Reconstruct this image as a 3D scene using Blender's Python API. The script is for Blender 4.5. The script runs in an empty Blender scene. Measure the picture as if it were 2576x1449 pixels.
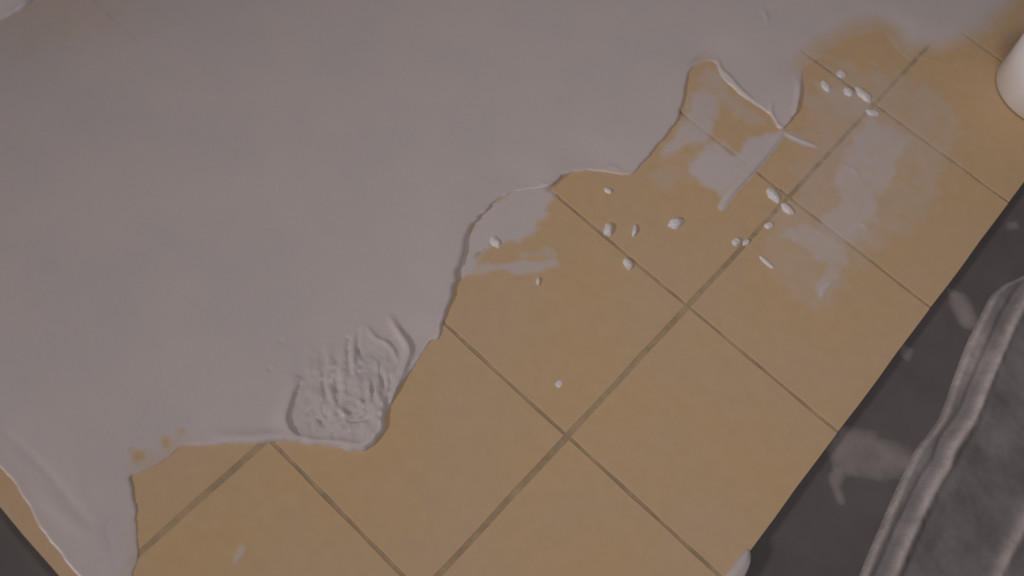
import bpy, bmesh, math
import numpy as np
from mathutils import Vector, Matrix, noise as mnoise

# ------------------------------------------------------------------ camera
T = 0.15                      # tile module (m)
ZT = 0.012                    # height of the tile faces above the floor
W, H, F = 2576.0, 1449.0, 2176.888
ROT = np.array([[0.7331202, -0.6460730, 0.2124250],
                [0.6676434,  0.6241823, -0.4057693],
                [0.1295647,  0.4393019, 0.8889470]])
CAM = np.array([1.2301908 * T, -4.4396538 * T, 4.0223207 * T + ZT])
scene = bpy.context.scene
COL = scene.collection
cam_data = bpy.data.cameras.new('camera')
cam_data.sensor_width = 36.0
cam_data.lens = 36.0 * F / W
cam_data.clip_start = 0.01
cam = bpy.data.objects.new('camera', cam_data)
cam.matrix_world = Matrix([[*ROT[0], CAM[0]], [*ROT[1], CAM[1]], [*ROT[2], CAM[2]], [0, 0, 0, 1]])
cam_data.dof.use_dof = True
cam_data.dof.focus_distance = 0.67
cam_data.dof.aperture_fstop = 4.0
COL.objects.link(cam)
scene.camera = cam

# ------------------------------------------------------------------ world, lamps, exposure
world = bpy.data.worlds.new('world')
scene.world = world
world.use_nodes = True
bg = world.node_tree.nodes['Background']
bg.inputs['Color'].default_value = (1.0, 0.955, 0.95, 1)
bg.inputs['Strength'].default_value = 0.09


def area(name, loc, target, size, power, color):
    d = bpy.data.lights.new(name, 'AREA')
    d.shape = 'DISK'
    d.size = size
    d.energy = power
    d.color = color
    o = bpy.data.objects.new(name, d)
    o.location = loc
    o.rotation_euler = (Vector(target) - Vector(loc)).to_track_quat('-Z', 'Y').to_euler()
    COL.objects.link(o)
    return o


CENTRE = (0.10, -0.36, ZT)
sl = bpy.data.lights.new('work_lamp', 'SPOT')      # a work lamp standing off to the near left
sl.energy = 258.0
sl.color = (1.0, 0.97, 0.965)
sl.spot_size = math.radians(26)
sl.spot_blend = 1.0
sl.shadow_soft_size = 0.24
so = bpy.data.objects.new('work_lamp', sl)
so.location = (-1.10, -3.93, 1.91)
so.rotation_euler = (Vector((0.28, -0.14, ZT)) - Vector(so.location)).to_track_quat('-Z', 'Y').to_euler()
COL.objects.link(so)
area('ceiling_lamp', (0.19, -0.28, 0.96), (0.19, -0.28, 0), 0.25, 2.0, (1.0, 0.95, 0.93))

scene.view_settings.view_transform = 'Standard'
scene.view_settings.look = 'None'
scene.view_settings.exposure = 0.0
scene.view_settings.gamma = 1.0
scene.view_settings.use_curve_mapping = False


# ------------------------------------------------------------------ helpers
def at(u, v, z=ZT):
    """point of the place seen at photo pixel (u, v), on the level z"""
    d = ROT @ np.array([(u - W / 2) / F, -(v - H / 2) / F, -1.0])
    t = (z - CAM[2]) / d[2]
    return CAM + t * d


def xy(pts, z=ZT):
    return np.array([at(p[0], p[1], z)[:2] for p in pts])


def ij(i, j):
    return (i * T, -j * T)


def tag(o, label=None, cat=None, group=None, kind=None):
    if label: o['label'] = label
    if cat: o['category'] = cat
    if group: o['group'] = group
    if kind: o['kind'] = kind
    return o


def link(name, me, mat=None, parent=None, smooth=True):
    o = bpy.data.objects.new(name, me)
    COL.objects.link(o)
    if mat and not me.materials: me.materials.append(mat)
    if parent: o.parent = parent
    if smooth: me.polygons.foreach_set('use_smooth', [True] * len(me.polygons))
    return o


def empty(name, loc):
    o = bpy.data.objects.new(name, None)
    o.location = loc
    o.empty_display_size = 0.02
    COL.objects.link(o)
    return o


def smooth(a, b, x):
    t = np.clip((x - a) / (b - a), 0, 1)
    return t * t * (3 - 2 * t)


def vnoise(x, y, seed=0):
    """smooth value noise, 0..1"""
    xi, yi = np.floor(x).astype(np.int64), np.floor(y).astype(np.int64)
    fx, fy = x - xi, y - yi
    fx, fy = fx * fx * (3 - 2 * fx), fy * fy * (3 - 2 * fy)

    def h(a, b):
        n = (a * 374761393 + b * 668265263 + seed * 974711) & 0x7fffffff
        n = ((n ^ (n >> 13)) * 1274126177) & 0x7fffffff
        return ((n ^ (n >> 16)) & 0xffff) / 65535.0
    return ((h(xi, yi) * (1 - fx) + h(xi + 1, yi) * fx) * (1 - fy)
            + (h(xi, yi + 1) * (1 - fx) + h(xi + 1, yi + 1) * fx) * fy)


def fnoise(x, y, seed=0, octaves=3):
    s, a, tot = 0, 1.0, 0
    for k in range(octaves):
        s = s + a * vnoise(x * 2 ** k, y * 2 ** k, seed + k * 17)
        tot += a
        a *= 0.5
    return s / tot


def seg_dist(X, Y, P, closed=False, vals=None):
    """distance to a polyline, the value interpolated at the closest point, and the side (+ left)"""
    best = np.full(X.shape, 1e9)
    val = np.zeros(X.shape)
    n = len(P)
    for k in range(n if closed else n - 1):
        a, b = P[k], P[(k + 1) % n]
        d = b - a
        L = max(d @ d, 1e-12)
        t = np.clip(((X - a[0]) * d[0] + (Y - a[1]) * d[1]) / L, 0, 1)
        q = np.hypot(X - a[0] - t * d[0], Y - a[1] - t * d[1])
        m = q < best
        best = np.where(m, q, best)
        if vals is not None:
            val = np.where(m, vals[k] * (1 - t) + vals[(k + 1) % n] * t, val)
    return best, val


def inside(X, Y, P):
    r = np.zeros(X.shape, bool)
    n = len(P)
    for k in range(n):
        a, b = P[k], P[(k + 1) % n]
        if abs(b[1] - a[1]) < 1e-12: continue
        c = ((a[1] > Y) != (b[1] > Y)) & (X < (b[0] - a[0]) * (Y - a[1]) / (b[1] - a[1]) + a[0])
        r ^= c
    return r


def signed(X, Y, P, vals=None):
    d, v = seg_dist(X, Y, P, True, vals)
    return np.where(inside(X, Y, P), d, -d), v


def curve(pts, n=4):
    """Catmull-Rom through photo points -> denser list (keeps extra columns)"""
    P = np.array(pts, float)
    out = []
    for k in range(len(P) - 1):
        p0, p1, p2, p3 = P[max(k - 1, 0)], P[k], P[k + 1], P[min(k + 2, len(P) - 1)]
        for s in range(n):
            t = s / n
            out.append(0.5 * ((2 * p1) + (-p0 + p2) * t + (2 * p0 - 5 * p1 + 4 * p2 - p3) * t * t
                              + (-p0 + 3 * p1 - 3 * p2 + p3) * t ** 3))
    out.append(P[-1])
    return np.array(out)


def field(name, xs, ys, sd, z, cov, mat, base, attr='cov', snap=True):
    """sheet over the rectilinear grid xs x ys where sd > 0; its rim is snapped to sd = 0 and drops to the base"""
    X, Y = np.meshgrid(xs, ys)
    ny, nx = X.shape
    gy, gx = np.gradient(sd, ys, xs)
    gl = np.maximum(np.hypot(gx, gy), 1e-6)
    cell = (sd[:-1, :-1] > 0) | (sd[1:, :-1] > 0) | (sd[:-1, 1:] > 0) | (sd[1:, 1:] > 0)
    step = max(xs[1] - xs[0], ys[1] - ys[0])
    out = sd <= 0
    mv = np.clip(-sd / gl, 0, 2.0 * np.abs(step)) * snap
    PX = np.where(out, X + gx / gl * mv, X)
    PY = np.where(out, Y + gy / gl * mv, Y)
    Z = np.where(out, base, z)
    use = np.zeros((ny, nx), bool)
    for a in (slice(0, -1), slice(1, None)):
        for b in (slice(0, -1), slice(1, None)):
            use[a, b] |= cell
    idx = np.full((ny, nx), -1, np.int64)
    idx[use] = np.arange(use.sum())
    co = np.stack([PX[use], PY[use], Z[use]], 1)
    cy, cx = np.nonzero(cell)
    quads = np.stack([idx[cy, cx], idx[cy, cx + 1], idx[cy + 1, cx + 1], idx[cy + 1, cx]], 1)
    if ys[1] < ys[0]: quads = quads[:, ::-1]
    me = bpy.data.meshes.new(name)
    me.vertices.add(len(co))
    me.vertices.foreach_set('co', co.astype(np.float32).ravel())
    me.loops.add(quads.size)
    me.loops.foreach_set('vertex_index', quads.astype(np.int32).ravel())
    me.polygons.add(len(quads))
    me.polygons.foreach_set('loop_start', (np.arange(len(quads)) * 4).astype(np.int32))
    me.polygons.foreach_set('loop_total', np.full(len(quads), 4, np.int32))
    me.update(calc_edges=True)
    me.validate()
    at_ = me.attributes.new(attr, 'FLOAT', 'POINT')
    at_.data.foreach_set('value', cov[use].astype(np.float32))
    return link(name, me, mat)


# ------------------------------------------------------------------ materials
def new_mat(name):
    m = bpy.data.materials.new(name)
    m.use_nodes = True
    nt = m.node_tree
    return m, nt, nt.nodes['Principled BSDF']


def nnode(nt, scale, detail=3.0, rough=0.5, vec=None):
    n = nt.nodes.new('ShaderNodeTexNoise')
    n.inputs['Scale'].default_value = scale
    n.inputs['Detail'].default_value = detail
    n.inputs['Roughness'].default_value = rough
    if vec is not None: nt.links.new(vec, n.inputs['Vector'])
    return n.outputs['Fac']


def ramp(nt, fac, stops):
    r = nt.nodes.new('ShaderNodeValToRGB')
    while len(r.color_ramp.elements) < len(stops): r.color_ramp.elements.new(0.5)
    for e, (p, c) in zip(r.color_ramp.elements, stops):
        e.position = p
        e.color = (*c, 1) if len(c) == 3 else c
    nt.links.new(fac, r.inputs['Fac'])
    return r.outputs['Color']


def mixc(nt, fac, a, b):
    n = nt.nodes.new('ShaderNodeMix')
    n.data_type = 'RGBA'
    for s, v in ((n.inputs[0], fac), (n.inputs[6], a), (n.inputs[7], b)):
        if hasattr(v, 'is_output'): nt.links.new(v, s)
        elif isinstance(v, tuple): s.default_value = (*v, 1)
        else: s.default_value = v
    return n.outputs[2]


def mth(nt, op, a, b=None, clamp=False):
    n = nt.nodes.new('ShaderNodeMath')
    n.operation = op
    n.use_clamp = clamp
    for s, v in ((n.inputs[0], a), (n.inputs[1], b)):
        if v is None: continue
        if hasattr(v, 'is_output'): nt.links.new(v, s)
        else: s.default_value = v
    return n.outputs[0]


def bump(nt, bsdf, h, strength, dist):
    b = nt.nodes.new('ShaderNodeBump')
    b.inputs['Strength'].default_value = strength
    b.inputs['Distance'].default_value = dist
    nt.links.new(h, b.inputs['Height'])
    nt.links.new(b.outputs['Normal'], bsdf.inputs['Normal'])


def pos(nt):
    return nt.nodes.new('ShaderNodeNewGeometry').outputs['Position']


def attr(nt, name):
    a = nt.nodes.new('ShaderNodeAttribute')
    a.attribute_name = name
    return a.outputs['Fac']


def tile_colour(nt, p):
    c = ramp(nt, nnode(nt, 9, 4, 0.6, p), TILE_STOPS)
    fine = ramp(nt, nnode(nt, 90, 5, 0.65, p), [(0.35, (0.97, 0.97, 0.97)), (0.65, (1.02, 1.02, 1.02))])
    n = nt.nodes.new('ShaderNodeMix')
    n.data_type = 'RGBA'
    n.blend_type = 'MULTIPLY'
    n.inputs[0].default_value = 1.0
    nt.links.new(c, n.inputs[6])
    nt.links.new(fine, n.inputs[7])
    return n.outputs[2]


def grout_colour(nt, p):
    return ramp(nt, nnode(nt, 60, 4, 0.6, p), GROUT_STOPS)


def board_colour(nt, p):
    """tile and joint colours of the board at a place"""
    sep = nt.nodes.new('ShaderNodeSeparateXYZ')
    nt.links.new(p, sep.inputs[0])
    masks = []
    for ax, g in ((0, GX), (1, GY)):
        f = mth(nt, 'FRACT', mth(nt, 'ADD', mth(nt, 'DIVIDE', sep.outputs[ax], T), 100.5))
        dist = mth(nt, 'MULTIPLY', mth(nt, 'ABSOLUTE', mth(nt, 'SUBTRACT', f, 0.5)), T)
        masks.append(mth(nt, 'LESS_THAN', dist, g))
    return mixc(nt, mth(nt, 'MAXIMUM', masks[0], masks[1]), tile_colour(nt, p), grout_colour(nt, p))


def floor_colour(nt, p):
    return ramp(nt, nnode(nt, 16, 4, 0.6, p), FLOOR_STOPS)


GX, GY = 0.0019, 0.0014       # half widths of the joints
TILE_STOPS = [(0.35, (0.585, 0.392, 0.215)), (0.52, (0.57, 0.39, 0.232)), (0.68, (0.575, 0.386, 0.25))]
GROUT_STOPS = [(0.35, (0.33, 0.24, 0.152)), (0.65, (0.47, 0.335, 0.208))]
FLOOR_STOPS = [(0.35, (0.110, 0.098, 0.096)), (0.65, (0.135, 0.121, 0.119))]


def plaster_material(name, rough, ground, ca=(0.555, 0.487, 0.482), cb=(0.595, 0.508, 0.50), nz=0.7, bs=.25):
    m, nt, b = new_mat(name)
    p = pos(nt)
    c = ramp(nt, nnode(nt, 14, 4, 0.6, p), [(0.36, ca), (0.64, cb)])
    f = mth(nt, 'ADD', attr(nt, 'cov'), mth(nt, 'MULTIPLY', mth(nt, 'SUBTRACT', nnode(nt, 60, 5, 0.62, p), 0.5), nz), True)
    # where the plaster is a mere film the ground tints it
    nt.links.new(mixc(nt, f, ground(nt, p), c), b.inputs['Base Color'])
    b.inputs['Roughness'].default_value = rough
    b.inputs['Specular IOR Level'].default_value = 0.4
    h = mth(nt, 'ADD', nnode(nt, 260, 3, 0.6, p), mth(nt, 'MULTIPLY', nnode(nt, 45, 2, 0.5, p), 1.2))
    bump(nt, b, h, bs, 0.0005)
    return m


M_COAT = plaster_material('wet_plaster', 0.36, board_colour)
M_FILM = plaster_material('thin_plaster_film', 0.55, board_colour, bs=.12)
M_DUST = plaster_material('floor_dust', 0.8, floor_colour, nz=.35, bs=.12)


def blob_material():
    m, nt, b = new_mat('plaster_lump')
    p = pos(nt)
    nt.links.new(ramp(nt, nnode(nt, 60, 3, 0.5, p), [(0.3, (0.66, 0.60, 0.60)), (0.7, (0.74, 0.67, 0.67))]), b.inputs['Base Color'])
    b.inputs['Roughness'].default_value = 0.4
    return m


M_BLOB = blob_material()


def tile_material():
    m, nt, b = new_mat('tan_tile')
    p = pos(nt)
    nt.links.new(tile_colour(nt, p), b.inputs['Base Color'])
    b.inputs['Roughness'].default_value = 0.6
    b.inputs['Specular IOR Level'].default_value = 0.3
    bump(nt, b, nnode(nt, 150, 3, 0.5, p), 0.06, 0.0004)
    return m


def plain(name, a, bcol, scale, rough, bs=0.2, bd=0.0006, detail=4):
    m, nt, b = new_mat(name)
    p = pos(nt)
    f = nnode(nt, scale, detail, 0.6, p)
    nt.links.new(ramp(nt, f, [(0.35, a), (0.65, bcol)]), b.inputs['Base Color'])
    b.inputs['Roughness'].default_value = rough
    b.inputs['Specular IOR Level'].default_value = 0.25
    bump(nt, b, nnode(nt, scale * 4, 3, 0.5, p), bs, bd)
    return m


M_TILE = tile_material()
M_GROUT = plain('brown_grout', GROUT_STOPS[0][1], GROUT_STOPS[1][1], 60, 0.8, 0.4, 0.001)
M_CLOT = plain('dull_plaster', (0.50, 0.44, 0.43), (0.56, 0.485, 0.475), 40, 0.6)
M_BACK = plain('backing', (0.36, 0.31, 0.26), (0.42, 0.36, 0.3), 40, 0.8)
M_FLOOR = plain('dark_floor', FLOOR_STOPS[0][1], FLOOR_STOPS[1][1], 16, 0.65, 0.2, 0.0008)


def cloth_material():
    m, nt, b = new_mat('dusty_cloth')
    p = pos(nt)
    body = ramp(nt, nnode(nt, 24, 4, 0.6, p), [(0.34, (0.160, 0.143, 0.144)), (0.66, (0.25, 0.225, 0.233))])
    worn = ramp(nt, nnode(nt, 60, 4, 0.6, p), [(0.3, (0.40, 0.34, 0.33)), (0.7, (0.58, 0.50, 0.49))])
    f = mth(nt, 'MULTIPLY', attr(nt, 'cov'), mth(nt, 'ADD', nnode(nt, 220, 4, 0.7, p), 0.45), True)
    nt.links.new(mixc(nt, f, body, worn), b.inputs['Base Color'])
    b.inputs['Roughness'].default_value = 0.9
    b.inputs['Specular IOR Level'].default_value = 0.09
    w = nt.nodes.new('ShaderNodeTexWave')
    w.inputs['Scale'].default_value = 330
    w.inputs['Distortion'].default_value = 2.0
    nt.links.new(p, w.inputs['Vector'])
    h = mth(nt, 'ADD', nnode(nt, 400, 3, 0.7, p), mth(nt, 'MULTIPLY', w.outputs['Fac'], 0.5))
    bump(nt, b, h, 0.5, 0.0007)
    return m


M_CLOTH = cloth_material()


def plastic():
    m, nt, b = new_mat('white_plastic')
    p = pos(nt)
    nt.links.new(ramp(nt, nnode(nt, 30, 3, 0.5, p), [(0.3, (0.78, 0.74, 0.74)), (0.7, (0.84, 0.79, 0.79))]), b.inputs['Base Color'])
    b.inputs['Roughness'].default_value = 0.35
    return m


M_PLASTIC = plastic()

# ------------------------------------------------------------------ floor
bm = bmesh.new()
bmesh.ops.create_grid(bm, x_segments=8, y_segments=8, size=2.2)
me = bpy.data.meshes.new('floor')
bm.to_mesh(me); bm.free()
floor = link('floor', me, M_FLOOR, smooth=False)
tag(floor, kind='structure')

# ------------------------------------------------------------------ tiled board
I0, I1, J0, J1 = -4, 2, -3, 5
board = empty('tiled_board', (I0 * T, -J1 * T, 0))
tag(board, 'large tan tiled board with brown joints under the grey plaster', 'tiled board')


def box(name, x0, x1, y0, y1, z0, z1, mat, parent, bev=0.0):
    bm = bmesh.new()
    bmesh.ops.create_cube(bm, size=1)
    for v in bm.verts:
        v.co = Vector(((x0 + x1) / 2 + v.co.x * (x1 - x0), (y0 + y1) / 2 + v.co.y * (y1 - y0), (z0 + z1) / 2 + v.co.z * (z1 - z0)))
    if bev: bmesh.ops.bevel(bm, geom=list(bm.edges), offset=bev, segments=1, affect='EDGES')
    me = bpy.data.meshes.new(name)
    bm.to_mesh(me); bm.free()
    o = link(name, me, mat, smooth=False)
    if parent:
        o.parent = parent
        o.matrix_parent_inverse = Matrix.Translation(-parent.location)
    return o


box('backing_panel', I0 * T, I1 * T - 0.002, -J1 * T + 0.002, -J0 * T, 0.0, 0.005, M_BACK, board)
box('grout_bed', I0 * T, I1 * T - 0.0025, -J1 * T + 0.0025, -J0 * T, 0.0051, ZT - 0.0004, M_GROUT, board)


def tile_mesh():
    """one square tile: bevelled arris, edges very slightly uneven"""
    gx, gy = GX, GY
    bm = bmesh.new()
    hx, hy = T / 2 - gx, T / 2 - gy
    rng = np.random.RandomState(3)
    ring = []
    n = 5
    for (a, b) in (((-1, -1), (1, -1)), ((1, -1), (1, 1)), ((1, 1), (-1, 1)), ((-1, 1), (-1, -1))):
        for k in range(n):
            t = k / n
            ring.append(((a[0] + (b[0] - a[0]) * t) * hx, (a[1] + (b[1] - a[1]) * t) * hy))
    wob = rng.uniform(-0.0004, 0.0004, (len(ring), 2))
    rings = []
    for ins, z in ((0.0, -0.0062), (0.0, -0.0004), (0.0004, 0.0)):
        rings.append([bm.verts.new((x * (1 - ins / hx) + w[0], y * (1 - ins / hy) + w[1], z)) for (x, y), w in zip(ring, wob)])
    for r0, r1 in zip(rings, rings[1:]):
        for k in range(len(ring)):
            bm.faces.new((r0[k], r0[(k + 1) % len(ring)], r1[(k + 1) % len(ring)], r1[k]))
    bm.faces.new(rings[-1])
    me = bpy.data.meshes.new('tile')
    bm.to_mesh(me); bm.free()
    me.materials.append(M_TILE)
    return me


TILE = tile_mesh()
rng = np.random.RandomState(8)
# cells wholly under the coat show nothing and are left to the bed
cells = [(i, j) for j in range(J0, J1) for i in range(I0, I1) if i >= 0 or j == 4 or (i >= -1 and j >= 3) or (i <= -2 and j >= 2)]
for i, j in cells:
    o = bpy.data.objects.new('tile', TILE)
    COL.objects.link(o)
    o.parent = board
    o.location = Vector(((i + 0.5) * T, -(j + 0.5) * T, ZT + rng.uniform(-0.00006, 0.0))) - board.location
    o.rotation_euler = (rng.uniform(-0.0004, 0.0004), rng.uniform(-0.0004, 0.0004), 0 if i + j else math.pi)

def joint_dip(X, Y, depth=0.00035):
    ax = np.abs((X / T + 100.5) % 1 - .5) * T
    ay = np.abs((Y / T + 100.5) % 1 - .5) * T
    return depth * np.maximum(1 - smooth(GX * .6, GX * 1.5, ax), 1 - smooth(GY * .6, GY * 1.8, ay))


# ------------------------------------------------------------------ the plaster coat
# photo outline: x, y, edge thickness (mm), cover at the edge
OUT = [(0, 1178, .35, .8), (40, 1222, .35, .8), (100, 1325, .4, .8), (150, 1395, .5, .9), (200, 1452, .5, .9), (250, 1500, .5, .9),
       (320, 1500, .5, .8), (334, 1452, .5, .7), (346, 1395, .5, .7), (345, 1320, .5, .8), (340, 1255, .8, .9), (328, 1212, 1.0, .9),
       (338, 1194, .6, .7), (372, 1182, .4, .5), (425, 1150, .5, .6), (450, 1128, .6, .7), (520, 1120, 1.0, .9), (600, 1119, 1.4, 1),
       (690, 1113, 1.8, 1), (758, 1116, 1.8, 1), (850, 1127, 2.2, 1), (885, 1137, 2.6, 1), (920, 1134, 2.6, 1), (945, 1114, 2.4, 1),
       (966, 1088, 2.4, 1), (972, 1048, 2.4, 1), (990, 1005, 1.8, 1), (1008, 972, 1.0, 1), (1032, 938, .5, 1), (1060, 892, .4, 1), (1087, 858, .4, 1),
       (1105, 850, .8, 1), (1115, 815, 1.5, 1), (1138, 750, 2.2, 1), (1150, 700, 2.6, 1), (1165, 640, 2.6, 1), (1184, 582, 2.2, 1),
       (1220, 533, 1.5, 1), (1262, 498, .9, 1), (1310, 482, .5, 1), (1352, 476, .6, 1), (1378, 472, 1.2, 1), (1400, 456, 1.4, 1),
       (1432, 436, 1.2, 1), (1480, 430, .5, .8), (1540, 436, .5, .7), (1585, 442, .5, .8), (1613, 415, 1.2, 1), (1655, 368, 1.5, 1),
       (1698, 310, 1.6, 1), (1718, 255, 1.6, 1), (1727, 205, 1.4, 1), (1745, 170, .8, .8), (1775, 158, .3, .5), (1800, 160, .5, .8),
       (1815, 192, .9, .9), (1850, 228, 1.0, .9), (1890, 258, 1.0, .9), (1935, 288, .8, .9), (1950, 315, .8, .9), (1968, 325, .8, 1),
       (1996, 296, 1.2, 1), (2012, 252, 1.3, 1), (2018, 212, 1.0, 1), (2022, 175, .05, .5), (2055, 152, .05, .3), (2090, 128, .05, .3),
       (2150, 92, .05, .3), (2215, 80, .05, .3), (2243, 106, .05, .4), (2285, 150, .05, .3), (2330, 150, .05, .2), (2390, 165, .05, .1),
       (2460, 150, .05, .1), (2530, 120, .05, .1), (2600, 60, .05, .1), (2680, -30, .05, .1)]
oc = curve(OUT, 4)
rngw = np.random.RandomState(21)
P = xy(oc[:, :2])
P = P + np.stack([(fnoise(P[:, 0] * 160, P[:, 1] * 160, 5) - .5) * .0032, (fnoise(P[:, 0] * 160, P[:, 1] * 160, 9) - .5) * .0032], 1)
tail = np.array([ij(1.85, -2.9), ij(-3.9, -2.9), ij(-3.9, 4.86), ij(-2.0, 4.84)])
P = np.vstack([P, tail])
te = np.concatenate([oc[:, 2], [.5] * 4]) * 1e-3
ce = np.concatenate([oc[:, 3], [.3, 1, 1, 1]])

S = 0.0013
xs = np.concatenate([np.arange(-3.95 * T, -1.35 * T, 0.006), np.arange(-1.35 * T, 1.95 * T, S)])
ys = np.concatenate([np.arange(-4.98 * T, 1.95 * T, S), np.arange(1.95 * T, 2.95 * T, 0.006)])
X, Y = np.meshgrid(xs, ys)
# fields are evaluated on the fine grid in slabs
d, tv = seg_dist(X, Y, P, True, te)
_, cv = seg_dist(X, Y, P, True, ce)
ins = inside(X, Y, P)
sd = np.where(ins, d, -d)


def blur(a, r=5, passes=3):
    """soft average over the grid, so that the rim profile changes gently"""
    for _ in range(passes):
        for ax in (0, 1):
            c = np.cumsum(np.pad(a, [(r + 1, r) if k == ax else (0, 0) for k in (0, 1)], mode='edge'), axis=ax)
            n = a.shape[ax]
            a = (np.take(c, np.arange(2 * r + 1, 2 * r + 1 + n), ax) - np.take(c, np.arange(0, n), ax)) / (2 * r + 1)
    return a


tv, cv = blur(tv), blur(cv, 3)
BASE = 0.0017
edge = np.sqrt(np.clip(sd / np.maximum(1.3 * tv, 0.0012), 0, 1))
tv = tv * 1.5
h = edge * (tv + (BASE - tv) * smooth(0.004, 0.045, sd))
h = h + 0.0005 * (fnoise(X * 9, Y * 9, 2) - .5) * smooth(0, .03, sd)


def ridge(h, pts, width, height, X, Y, z=ZT, taper=True, n=4):
    """raised bead along a photo line; width and height in mm, height may be negative"""
    c = curve(pts, n)
    Q = xy(c[:, :2], z)
    k = np.linspace(0, 1, len(Q))
    v = np.sin(np.pi * np.clip(k * .92 + .04, 0, 1)) ** .6 if taper else np.ones(len(Q))
    lo, hi = Q.min(0) - .02, Q.max(0) + .02
    m = (X > lo[0]) & (X < hi[0]) & (Y > lo[1]) & (Y < hi[1])
    if not m.any(): return h
    dd, vv = seg_dist(X[m], Y[m], Q, False, v)
    dd = dd * (0.8 + 0.5 * fnoise(X[m] * 220, Y[m] * 220, 31))
    h = h.copy()
    h[m] += height * 1e-3 * vv * np.exp(-(dd / (width * 0.5e-3)) ** 2)
    return h


def step(h, pts, fall, height, X, Y, side=1):
    """the coat left of the line stands higher and falls away gently behind"""
    Q = xy(curve(pts, 4)[:, :2])
    lo, hi = Q.min(0) - .03, Q.max(0) + .03
    m = (X > lo[0]) & (X < hi[0]) & (Y > lo[1]) & (Y < hi[1])
    best = np.full(m.sum(), 1e9); sgn = np.zeros(m.sum()); tt = np.zeros(m.sum())
    x, y = X[m], Y[m]
    for k in range(len(Q) - 1):
        a, b = Q[k], Q[k + 1]
        dv = b - a
        t = np.clip(((x - a[0]) * dv[0] + (y - a[1]) * dv[1]) / (dv @ dv), 0, 1)
        q = np.hypot(x - a[0] - t * dv[0], y - a[1] - t * dv[1])
        s = np.sign(dv[0] * (y - a[1]) - dv[1] * (x - a[0])) * side
        mm = q < best
        best = np.where(mm, q, best); sgn = np.where(mm, s, sgn); tt = np.where(mm, (k + t) / (len(Q) - 1), tt)
    env = np.sin(np.pi * np.clip(tt, 0, 1)) ** .5
    g = best * sgn
    add = np.where(g > 0, np.exp(-(g / (fall * 1e-3)) ** 2), np.exp(-(g / 0.0009) ** 2))
    h = h.copy()
    h[m] += height * 1e-3 * env * add
    return h


# the lips and drags of the trowel
h = ridge(h, [(984, 805), (996, 826), (1012, 850), (1026, 872), (1027, 892), (1018, 918), (1004, 955), (990, 992)], 6.0, 2.8, X, Y)
h = ridge(h, [(924, 826), (944, 852), (972, 865), (990, 886), (997, 908)], 3.6, 1.5, X, Y)
h = ridge(h, [(752, 1100), (790, 1112), (850, 1116), (915, 1126)], 5, 1.4, X, Y)
h = ridge(h, [(545, 1098), (620, 1102), (690, 1098), (722, 1100)], 8, 1.5, X, Y)
h = ridge(h, [(855, 1028), (868, 1048), (890, 1056)], 4, 1.8, X, Y)
h = ridge(h, [(955, 1040), (975, 1048), (980, 1070)], 4, .7, X, Y)
h = step(h, [(760, 952), (742, 985), (727, 1030), (722, 1060), (735, 1088), (756, 1106)], 7, 2.6, X, Y, -1)
h = step(h, [(1112, 845), (1138, 750), (1152, 700), (1166, 640), (1186, 582), (1222, 532), (1290, 482)], 9, 1.5, X, Y, -1)
h = step(h, [(1612, 418), (1655, 368), (1698, 310), (1718, 255), (1727, 205)], 6, .7, X, Y, -1)
for a in ([(878, 850), (876, 900), (884, 950)], [(905, 830), (900, 870), (912, 905)], [(820, 900), (815, 960), (822, 1010)],
          [(850, 930), (846, 985)], [(960, 930), (968, 985)], [(985, 950), (978, 1010), (970, 1040)], [(940, 960), (938, 1010)],
          [(862, 1055), (905, 1060), (930, 1052)], [(800, 1050), (815, 1072)]):
    h = ridge(h, a, 3.0, -1.5, X, Y)
for a in ([(890, 880), (888, 925)], [(870, 960), (866, 1000)], [(925, 950), (930, 1000)], [(945, 905), (950, 940)],
          [(900, 1010), (915, 1025)], [(950, 985), (955, 1020)], [(835, 985), (840, 1020)]):
    h = ridge(h, a, 3.2, 1.4, X, Y)
# rough dragged patch
rx, ry = at(880, 990)[:2]
up = ROT[:2, 1] / np.linalg.norm(ROT[:2, 1])
rt = np.array([up[1], -up[0]])
U = (X - rx) * rt[0] + (Y - ry) * rt[1]
V = (X - rx) * up[0] + (Y - ry) * up[1]
patch = np.exp(-((U / .034) ** 4 + (V / .036) ** 4)) * smooth(0, .006, sd)
h = h + patch * 0.0034 * (fnoise(U * 190, V * 60, 12) - .5) + patch * .0013 * (fnoise(U * 330, V * 330, 14) - .5)
# pits
for (u, v, r, dp) in ((916, 1054, 3.0, 2.2), (880, 1062, 1.6, 1.2), (706, 860, 1.8, 1.0), (680, 930, 1.8, 1.0), (876, 853, 1.5, 1.0),
                      (850, 1010, 1.6, 1.0), (822, 1050, 1.8, 1.0), (1076, 604, 1.3, .5), (882, 338, 1.3, .7), (1035, 620, 1.2, .4),
                      (640, 770, 1.2, .5), (820, 1074, 1.6, 1.0), (458, 205, 1.0, .5), (320, 225, 1.0, .5), (1120, 605, 1.0, .4)):
    q = at(u, v)
    h = h - dp * 1e-3 * np.exp(-((X - q[0]) ** 2 + (Y - q[1]) ** 2) / (r * 0.6e-3) ** 2)
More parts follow.
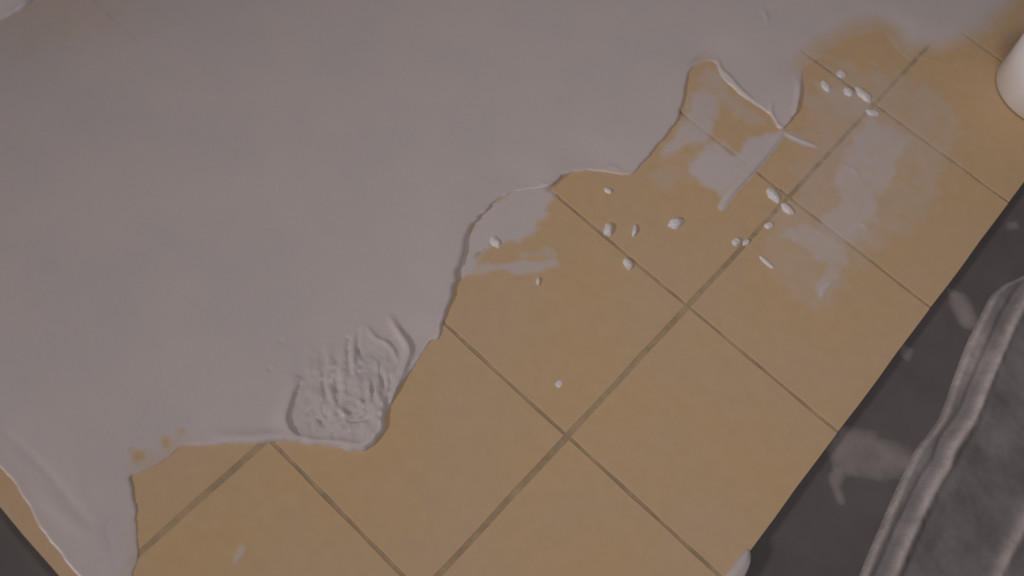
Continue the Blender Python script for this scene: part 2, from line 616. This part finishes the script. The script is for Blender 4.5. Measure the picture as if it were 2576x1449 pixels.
# the joint drawn through the coat near the near-left rim, and creases beside it
h = ridge(h, [(10, 1082), (70, 1140), (130, 1200), (185, 1272), (240, 1328)], 6, -.45, X, Y)
h = ridge(h, [(90, 1225), (150, 1285), (190, 1320), (222, 1345)], 9, .45, X, Y)
h = ridge(h, [(345, 1255), (320, 1280), (285, 1302), (268, 1330), (280, 1372)], 3, -.35, X, Y)
h = ridge(h, [(1805, 150), (1812, 175), (1832, 195), (1858, 225), (1890, 252)], 4, 1.3, X, Y)
h = ridge(h, [(1940, 262), (1938, 285), (1952, 312), (1970, 328)], 4, 1.2, X, Y)
h = ridge(h, [(1966, 330), (1994, 300), (2006, 255), (2008, 205)], 5.5, 2.0, X, Y)
h = ridge(h, [(1360, 462), (1378, 468), (1392, 462)], 4, .8, X, Y)
h = ridge(h, [(1515, 425), (1540, 420), (1560, 430)], 5, .6, X, Y)
h = ridge(h, [(1920, 30), (1928, 48), (1926, 60)], 4, .7, X, Y)
h = ridge(h, [(60, 62), (90, 36), (110, -20)], 6, -.5, X, Y)
h = np.maximum(h, 0.00005) * (sd > 0)
cov = cv + (1.7 - cv) * smooth(0.0, 0.012 + 0.05 * (1 - cv), sd)
# the coat thins out toward the far right corner; tile tint is mixed in at the far left
cor = smooth(1.9, .2, np.hypot(X / T - 1.75, Y / T - 1.75))
cov = cov - 0.68 * cor
lef = smooth(1.5, .2, np.hypot(X / T + 2.9, Y / T + 3.1))
cov = cov - .95 * lef
hole = at(916, 1054)
cov = cov - 1.2 * np.exp(-((X - hole[0]) ** 2 + (Y - hole[1]) ** 2) / .0022 ** 2)
for (u, v, r) in ((345, 1150, 3.2), (330, 1130, 2.4), (352, 1145, 2.5), (415, 1105, 3.0), (420, 1120, 2.4), (458, 1083, 2.6)):
    q = at(u, v)
    cov = cov - .8 * np.exp(-((X - q[0]) ** 2 + (Y - q[1]) ** 2) / (r * 1.2e-3) ** 2)
h = h - joint_dip(X, Y) * smooth(1.0, .4, cov) * (lef < .01)
coat = field('plaster_coat', xs, ys, sd, ZT + h, cov, M_COAT, ZT - 0.0002)
tag(coat, 'broad smooth coat of grey plaster trowelled over the tan tiles', 'plaster coat')


# ------------------------------------------------------------------ thin films and drags beside the coat
def film(name, label, cat, polys, z0=ZT, mat=M_FILM, ridges=(), thick=.12, group=None, s=S):
    """polys: (photo outline, feather mm, cover)"""
    allp = np.vstack([xy(np.array(p, float)[:, :2], z0) for p, _, _ in polys] +
                     [xy(np.array(r[0], float), z0) for r in ridges])
    lo, hi = allp.min(0) - .012, allp.max(0) + .012
    gx = np.arange(lo[0], hi[0], s); gy = np.arange(lo[1], hi[1], s)
    X, Y = np.meshgrid(gx, gy)
    cov = np.full(X.shape, -.2)
    for p, fe, st in polys:
        pc = curve(list(p) + [p[0]], 3)[:-1]
        d, _ = signed(X, Y, xy(pc[:, :2], z0))
        d = d + (fnoise(X * 90, Y * 90, 41) - .5) * fe * (2.4e-3 if z0 == ZT else 1.0e-3)
        cov = np.maximum(cov, -.2 + (st + .2) * smooth(-fe * 1.0e-3, fe * 1.2e-3, d))
    hh = thick * 1e-3 * np.clip(cov, 0, 1) * (.5 + fnoise(X * 140, Y * 140, 43))
    for r in ridges:
        before = hh
        hh = ridge(hh, r[0], r[1], r[2], X, Y, z0)
        gain = (hh - before) / 0.0003
        cov = np.where(gain > .05, np.maximum(cov, np.clip(gain, 0, 1.6)), cov)
    sdv = (cov + .1) * .004
    if z0 == ZT: hh = hh - joint_dip(X, Y) * smooth(1.3, .5, cov)
    o = field(name, gx, gy, sdv, z0 + .00005 + hh, cov, mat, z0 + .00002, snap=False)
    tag(o, label, cat, group)
    return o


film('plaster_smear', 'thin grey plaster smear fanning from the coat edge onto bare tile', 'plaster smear',
     [([(1150, 710), (1166, 640), (1186, 580), (1222, 530), (1290, 476), (1380, 476), (1400, 500), (1366, 548), (1345, 580), (1300, 602),
        (1235, 622), (1208, 648), (1190, 684), (1165, 705)], 5.0, 1.25),
      ([(1185, 690), (1200, 668), (1290, 655), (1390, 655), (1400, 672), (1340, 684), (1260, 684)], 3.0, .75),
      ([(1290, 640), (1380, 622), (1400, 645), (1320, 650)], 3.0, .35)])
film('plaster_smear', 'dragged grey plaster patch with a long raised diagonal ridge', 'plaster smear',
     [([(1730, 440), (1745, 400), (1800, 350), (1850, 380), (1890, 350), (1960, 330), (1935, 385), (1895, 430), (1855, 475), (1820, 500),
        (1770, 470)], 6, 1.0),
      ([(1735, 230), (1770, 225), (1810, 265), (1800, 320), (1760, 370), (1700, 380), (1665, 385), (1715, 310)], 6.0, .85),
      ([(1640, 420), (1690, 370), (1750, 360), (1700, 395)], 3.0, .4),
      ([(1745, 180), (1800, 175), (1850, 240), (1930, 300), (1890, 310), (1800, 260)], 7.0, .36),
      ([(1610, 425), (1700, 380), (1800, 370), (1760, 470), (1640, 480)], 9.0, .2)],
     ridges=[([(1966, 336), (1935, 378), (1900, 420), (1868, 455), (1838, 488), (1814, 522)], 4.6, 2.3)])
film('plaster_smear', 'short curved plaster trail right of the ridge junction', 'plaster smear',
     [([(1965, 335), (1990, 332), (2030, 350), (2060, 366), (2040, 374), (2000, 358)], 2.0, .8)],
     ridges=[([(1972, 334), (2005, 350), (2055, 369)], 3.2, 1.2)])
film('plaster_smear', 'wide hazy plaster smear crossing the far tile joints on the right', 'plaster smear',
     [([(2110, 390), (2150, 330), (2190, 290), (2250, 320), (2300, 350), (2280, 400), (2250, 450), (2215, 520), (2190, 590), (2150, 620),
        (2090, 590), (2050, 560), (2100, 500), (2090, 440)], 8.0, .72),
      ([(1965, 600), (1985, 570), (2050, 565), (2120, 620), (2140, 650), (2110, 700), (2065, 745), (2045, 720), (2060, 660), (2010, 625)], 7.0, .75),
      ([(2040, 200), (2120, 210), (2190, 250), (2200, 290), (2130, 300), (2070, 260)], 7.0, .45),
      ([(2010, 330), (2020, 230), (2100, 160), (2250, 170), (2400, 260), (2430, 400), (2330, 560), (2180, 700), (2060, 790), (1930, 700),
        (1900, 600), (1990, 470)], 16.0, .25)],
     ridges=[([(2064, 748), (2072, 726), (2092, 708)], 3.4, .6), ([(2120, 415), (2150, 430), (2160, 450)], 5, .35),
             ([(2165, 560), (2180, 575)], 4, .35)])
film('plaster_smear', 'faint greyish haze streak on the nearest tile at lower left', 'plaster smear',
     [([(612, 1368), (616, 1385), (600, 1412), (584, 1424), (590, 1395)], 2.0, .7)])
# ------------------------------------------------------------------ loose lumps of plaster
def lump(name, label, cat, px, w, hgt, length=None, ang=0.0, seed=0, z0=ZT, mat=None, group=None, lum=.11):
    """px: photo centre; w/length across and along (photo px), hgt in mm; ang in degrees on the photo, 90 = upright"""
    c = at(px[0], px[1], z0)
    e = at(px[0] + math.cos(math.radians(ang)), px[1] - math.sin(math.radians(ang)), z0) - c
    f = at(px[0] + math.sin(math.radians(ang)), px[1] + math.cos(math.radians(ang)), z0) - c
    length = length or w
    bm = bmesh.new()
    bmesh.ops.create_icosphere(bm, subdivisions=4, radius=1)
    for v in bm.verts:
        n = 1 + lum * 2 * (mnoise.noise(v.co * 1.3 + Vector((seed * 7.1, seed * 3.3, 1))) +
                           .5 * mnoise.noise(v.co * 2.2 + Vector((seed * 2.1, 5, seed))))
        q = v.co * n
        x = e[:2] * q.x * length / 2 + f[:2] * q.y * w / 2
        z = q.z * hgt * 1e-3
        v.co = Vector((x[0], x[1], max(z, -0.0003)))
    me = bpy.data.meshes.new(name)
    bm.to_mesh(me); bm.free()
    o = link(name, me, mat or M_BLOB)
    o.location = (c[0], c[1], z0)
    tag(o, label, cat, group)
    return o


G = 'loose lumps of plaster on the tiles'
for k, (px, w, ln, ang, hg, lab) in enumerate([
        ((1530, 480), 13, 22, -30, 1.6, 'tiny pale plaster speck closest below the coat notch'),
        ((1530, 577), 24, 34, 80, 3.2, 'rounded plaster lump sitting on the tile joint below the notch'),
        ((1596, 582), 12, 30, 80, 2.2, 'narrow upright plaster lump right of the rounded lump'),
        ((1699, 562), 27, 36, 10, 3.0, 'plump plaster lump alone between the two joint lines'),
        ((1579, 665), 20, 32, -60, 2.6, 'oval plaster lump just under the joint line'),
        ((1354, 708), 10, 20, 90, 1.8, 'small isolated plaster drop nearest the coat edge'),
        ((1246, 608), 22, 34, -50, 1.8, 'plaster lump at the tip of the smear by the coat edge'),
        ((1852, 608), 20, 22, 30, 2.4, 'left of two small lumps side by side on the joint'),
        ((1877, 610), 15, 20, 40, 1.8, 'right of two small lumps side by side on the joint'),
        ((1934, 568), 16, 24, 10, 1.4, 'faint plaster speck just right of the long joint'),
        ((1946, 492), 24, 46, -48, 2.6, 'thick upper plaster dab lying across the joint crossing'),
        ((1980, 526), 19, 40, -42, 2.2, 'lower plaster dab lying across the joint crossing'),
        ((1928, 660), 12, 50, -42, 1.0, 'thin slanting plaster streak below the joint crossing'),
        ((2116, 187), 18, 24, -20, 1.6, 'topmost plaster speck on the far tile'),
        ((2076, 216), 18, 32, -50, 1.6, 'plaster speck left of the clustered dabs on the far tile'),
        ((2134, 231), 20, 28, -40, 2.0, 'left dab of the clustered dabs at the far joint'),
        ((2172, 238), 22, 52, -42, 2.2, 'long right dab of the clustered dabs at the far joint'),
        ((2195, 284), 16, 34, -15, 1.6, 'plaster dab right at the far joint crossing'),
        ((1406, 966), 16, 20, 60, .25, 'flat faint plaster spot in the middle of a bare tile')]):
    lump('plaster_lump', lab, 'plaster lump', px, w, hg, ln, ang, k + 1, group=G)
lump('plaster_dollop', 'thick glossy plaster dollop at the upper left corner of the coat', 'plaster lump', (12, -8), 110, 7, 165, 25, 33,
     z0=ZT + .0012, lum=.04)

lump('plaster_clot', 'pale plaster clot hanging over the board rim at the near right corner', 'plaster lump', (1846, 1455), 42, 3.0, 165, 60, 37,
     lum=.06, mat=M_CLOT)

# ------------------------------------------------------------------ floor smudges
film('floor_smudge', 'broad pale dust smudge on the dark floor beside the board', 'smudge',
     [([(2105, 1070), (2170, 1075), (2240, 1105), (2310, 1140), (2320, 1195), (2240, 1215), (2150, 1205), (2095, 1190), (2075, 1120)], 11.0, .27),
      ([(2090, 1160), (2130, 1175), (2118, 1220), (2128, 1270), (2104, 1266), (2080, 1205)], 5.0, .3)], z0=0.0, mat=M_DUST, thick=.1, s=.002)
film('floor_smudge', 'small rubbed dust patch on the dark floor next to the cloth hem', 'smudge',
     [([(2380, 730), (2420, 730), (2450, 760), (2465, 815), (2425, 830), (2392, 790)], 8.0, .3)], z0=0.0, mat=M_DUST, thick=.1, s=.002)
film('floor_smudge', 'tiny dust spot on the dark floor touching the board side', 'smudge',
     [([(2262, 862), (2302, 876), (2290, 906), (2262, 900)], 5.0, .24)], z0=0.0, mat=M_DUST, thick=.1, s=.002)
film('floor_smudge', 'faint dust spot on the dark floor near the upper end of the hem', 'smudge',
     [([(2530, 555), (2560, 552), (2565, 575), (2535, 580)], 5.0, .22)], z0=0.0, mat=M_DUST, thick=.1, s=.002)

# ------------------------------------------------------------------ the grey cloth with its hem
HEM = [(2900, 560), (2700, 630), (2576, 690), (2535, 708), (2500, 738), (2472, 790), (2442, 850), (2420, 905), (2400, 960), (2386, 1002),
       (2371, 1040), (2350, 1076), (2310, 1126), (2282, 1180), (2250, 1250), (2220, 1320), (2190, 1390), (2167, 1449), (2130, 1540)]
RID = [(2720, 640), (2640, 690), (2585, 750), (2557, 797), (2540, 829), (2525, 867), (2506, 911), (2487, 957), (2472, 990), (2460, 1025),
       (2436, 1072), (2400, 1121), (2382, 1173), (2356, 1213), (2323, 1276), (2286, 1356), (2255, 1428), (2215, 1520)]
SEAM = [(2640, 1180), (2600, 1265), (2571, 1325), (2543, 1378), (2521, 1425), (2490, 1500)]
ZC = 0.006
hp = xy(curve(HEM, 3), 0.004)
cloth_poly = np.vstack([hp, xy([(2200, 1720), (2700, 1850), (3250, 1400), (3300, 700)], 0.004)])
lo, hi = cloth_poly.min(0) - .01, cloth_poly.max(0) + .01
gx = np.arange(lo[0], hi[0], .0016); gy = np.arange(lo[1], hi[1], .0016)
X, Y = np.meshgrid(gx, gy)
sdc, _ = signed(X, Y, cloth_poly)
dh, _ = seg_dist(X, Y, hp)
dr, _ = seg_dist(X, Y, xy(curve(RID, 3), ZC))
ds, _ = seg_dist(X, Y, xy(curve(SEAM, 3), ZC))
wob = .75 + .5 * fnoise(X * 120, Y * 120, 51)
round_edge = np.sqrt(np.clip(sdc / .004, 0, 1))
g1 = np.exp(-(dr * wob / .0043) ** 2)
gr = np.exp(-((dr - .0095) / .003) ** 2) * (sdc > 0) * smooth(.034, .022, dh)
g2 = np.exp(-(ds * wob / .0048) ** 2)
lip = np.exp(-((dh - .0022) * wob / .0017) ** 2)
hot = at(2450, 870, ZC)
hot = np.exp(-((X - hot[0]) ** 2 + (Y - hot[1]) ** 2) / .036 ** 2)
zc = round_edge * (.0055 + .0006 * lip + .0048 * g1 - .003 * gr + .0036 * g2 + .004 * (fnoise(X * 16, Y * 16, 53) - .45) * smooth(.02, .06, sdc)
                   + .0012 * (fnoise(X * 90, Y * 90, 57) - .5))
band = np.exp(-((dh - .008) / .009) ** 2)
wear = 1.25 * g1 * (.55 + .7 * fnoise(X * 45, Y * 45, 61)) + 1.1 * g2 * (.4 + .9 * fnoise(X * 60, Y * 60, 63)) \
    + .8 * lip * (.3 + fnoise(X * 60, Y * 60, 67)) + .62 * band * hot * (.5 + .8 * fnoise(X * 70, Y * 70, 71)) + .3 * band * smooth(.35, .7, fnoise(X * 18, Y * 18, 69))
cloth = field('grey_cloth', gx, gy, sdc, np.maximum(zc, .0006), wear, M_CLOTH, 0.0002)
tag(cloth, 'dusty dark grey cloth with a worn double hem right of the tiled board', 'cloth')

# ------------------------------------------------------------------ white tub standing on the far right of the board
def lathe(name, prof, mat, parent, seg=72):
    bm = bmesh.new()
    rings = []
    for r, z in prof:
        rings.append([bm.verts.new((r * math.cos(2 * math.pi * k / seg), r * math.sin(2 * math.pi * k / seg), z)) for k in range(seg)])
    for a, b in zip(rings, rings[1:]):
        for k in range(seg):
            bm.faces.new((a[k], a[(k + 1) % seg], b[(k + 1) % seg], b[k]))
    bm.faces.new(rings[0][::-1]); bm.faces.new(rings[-1])
    me = bpy.data.meshes.new(name)
    bm.to_mesh(me); bm.free()
    return link(name, me, mat, parent)


tc = at(2612, 235)
tub = empty('plastic_tub', (tc[0], tc[1], ZT))
tag(tub, 'small white plastic tub standing at the far right edge of the board', 'tub')
lathe('body', [(.034, .0003), (.042, .0006), (.045, .003), (.054, .085), (.0522, .085), (.0435, .004), (.034, .0025)], M_PLASTIC, tub)
lathe('rim', [(.0542, .080), (.0568, .080), (.0577, .083), (.0568, .0862), (.0542, .0872), (.0518, .0862), (.0518, .083), (.0532, .0815)], M_PLASTIC, tub)
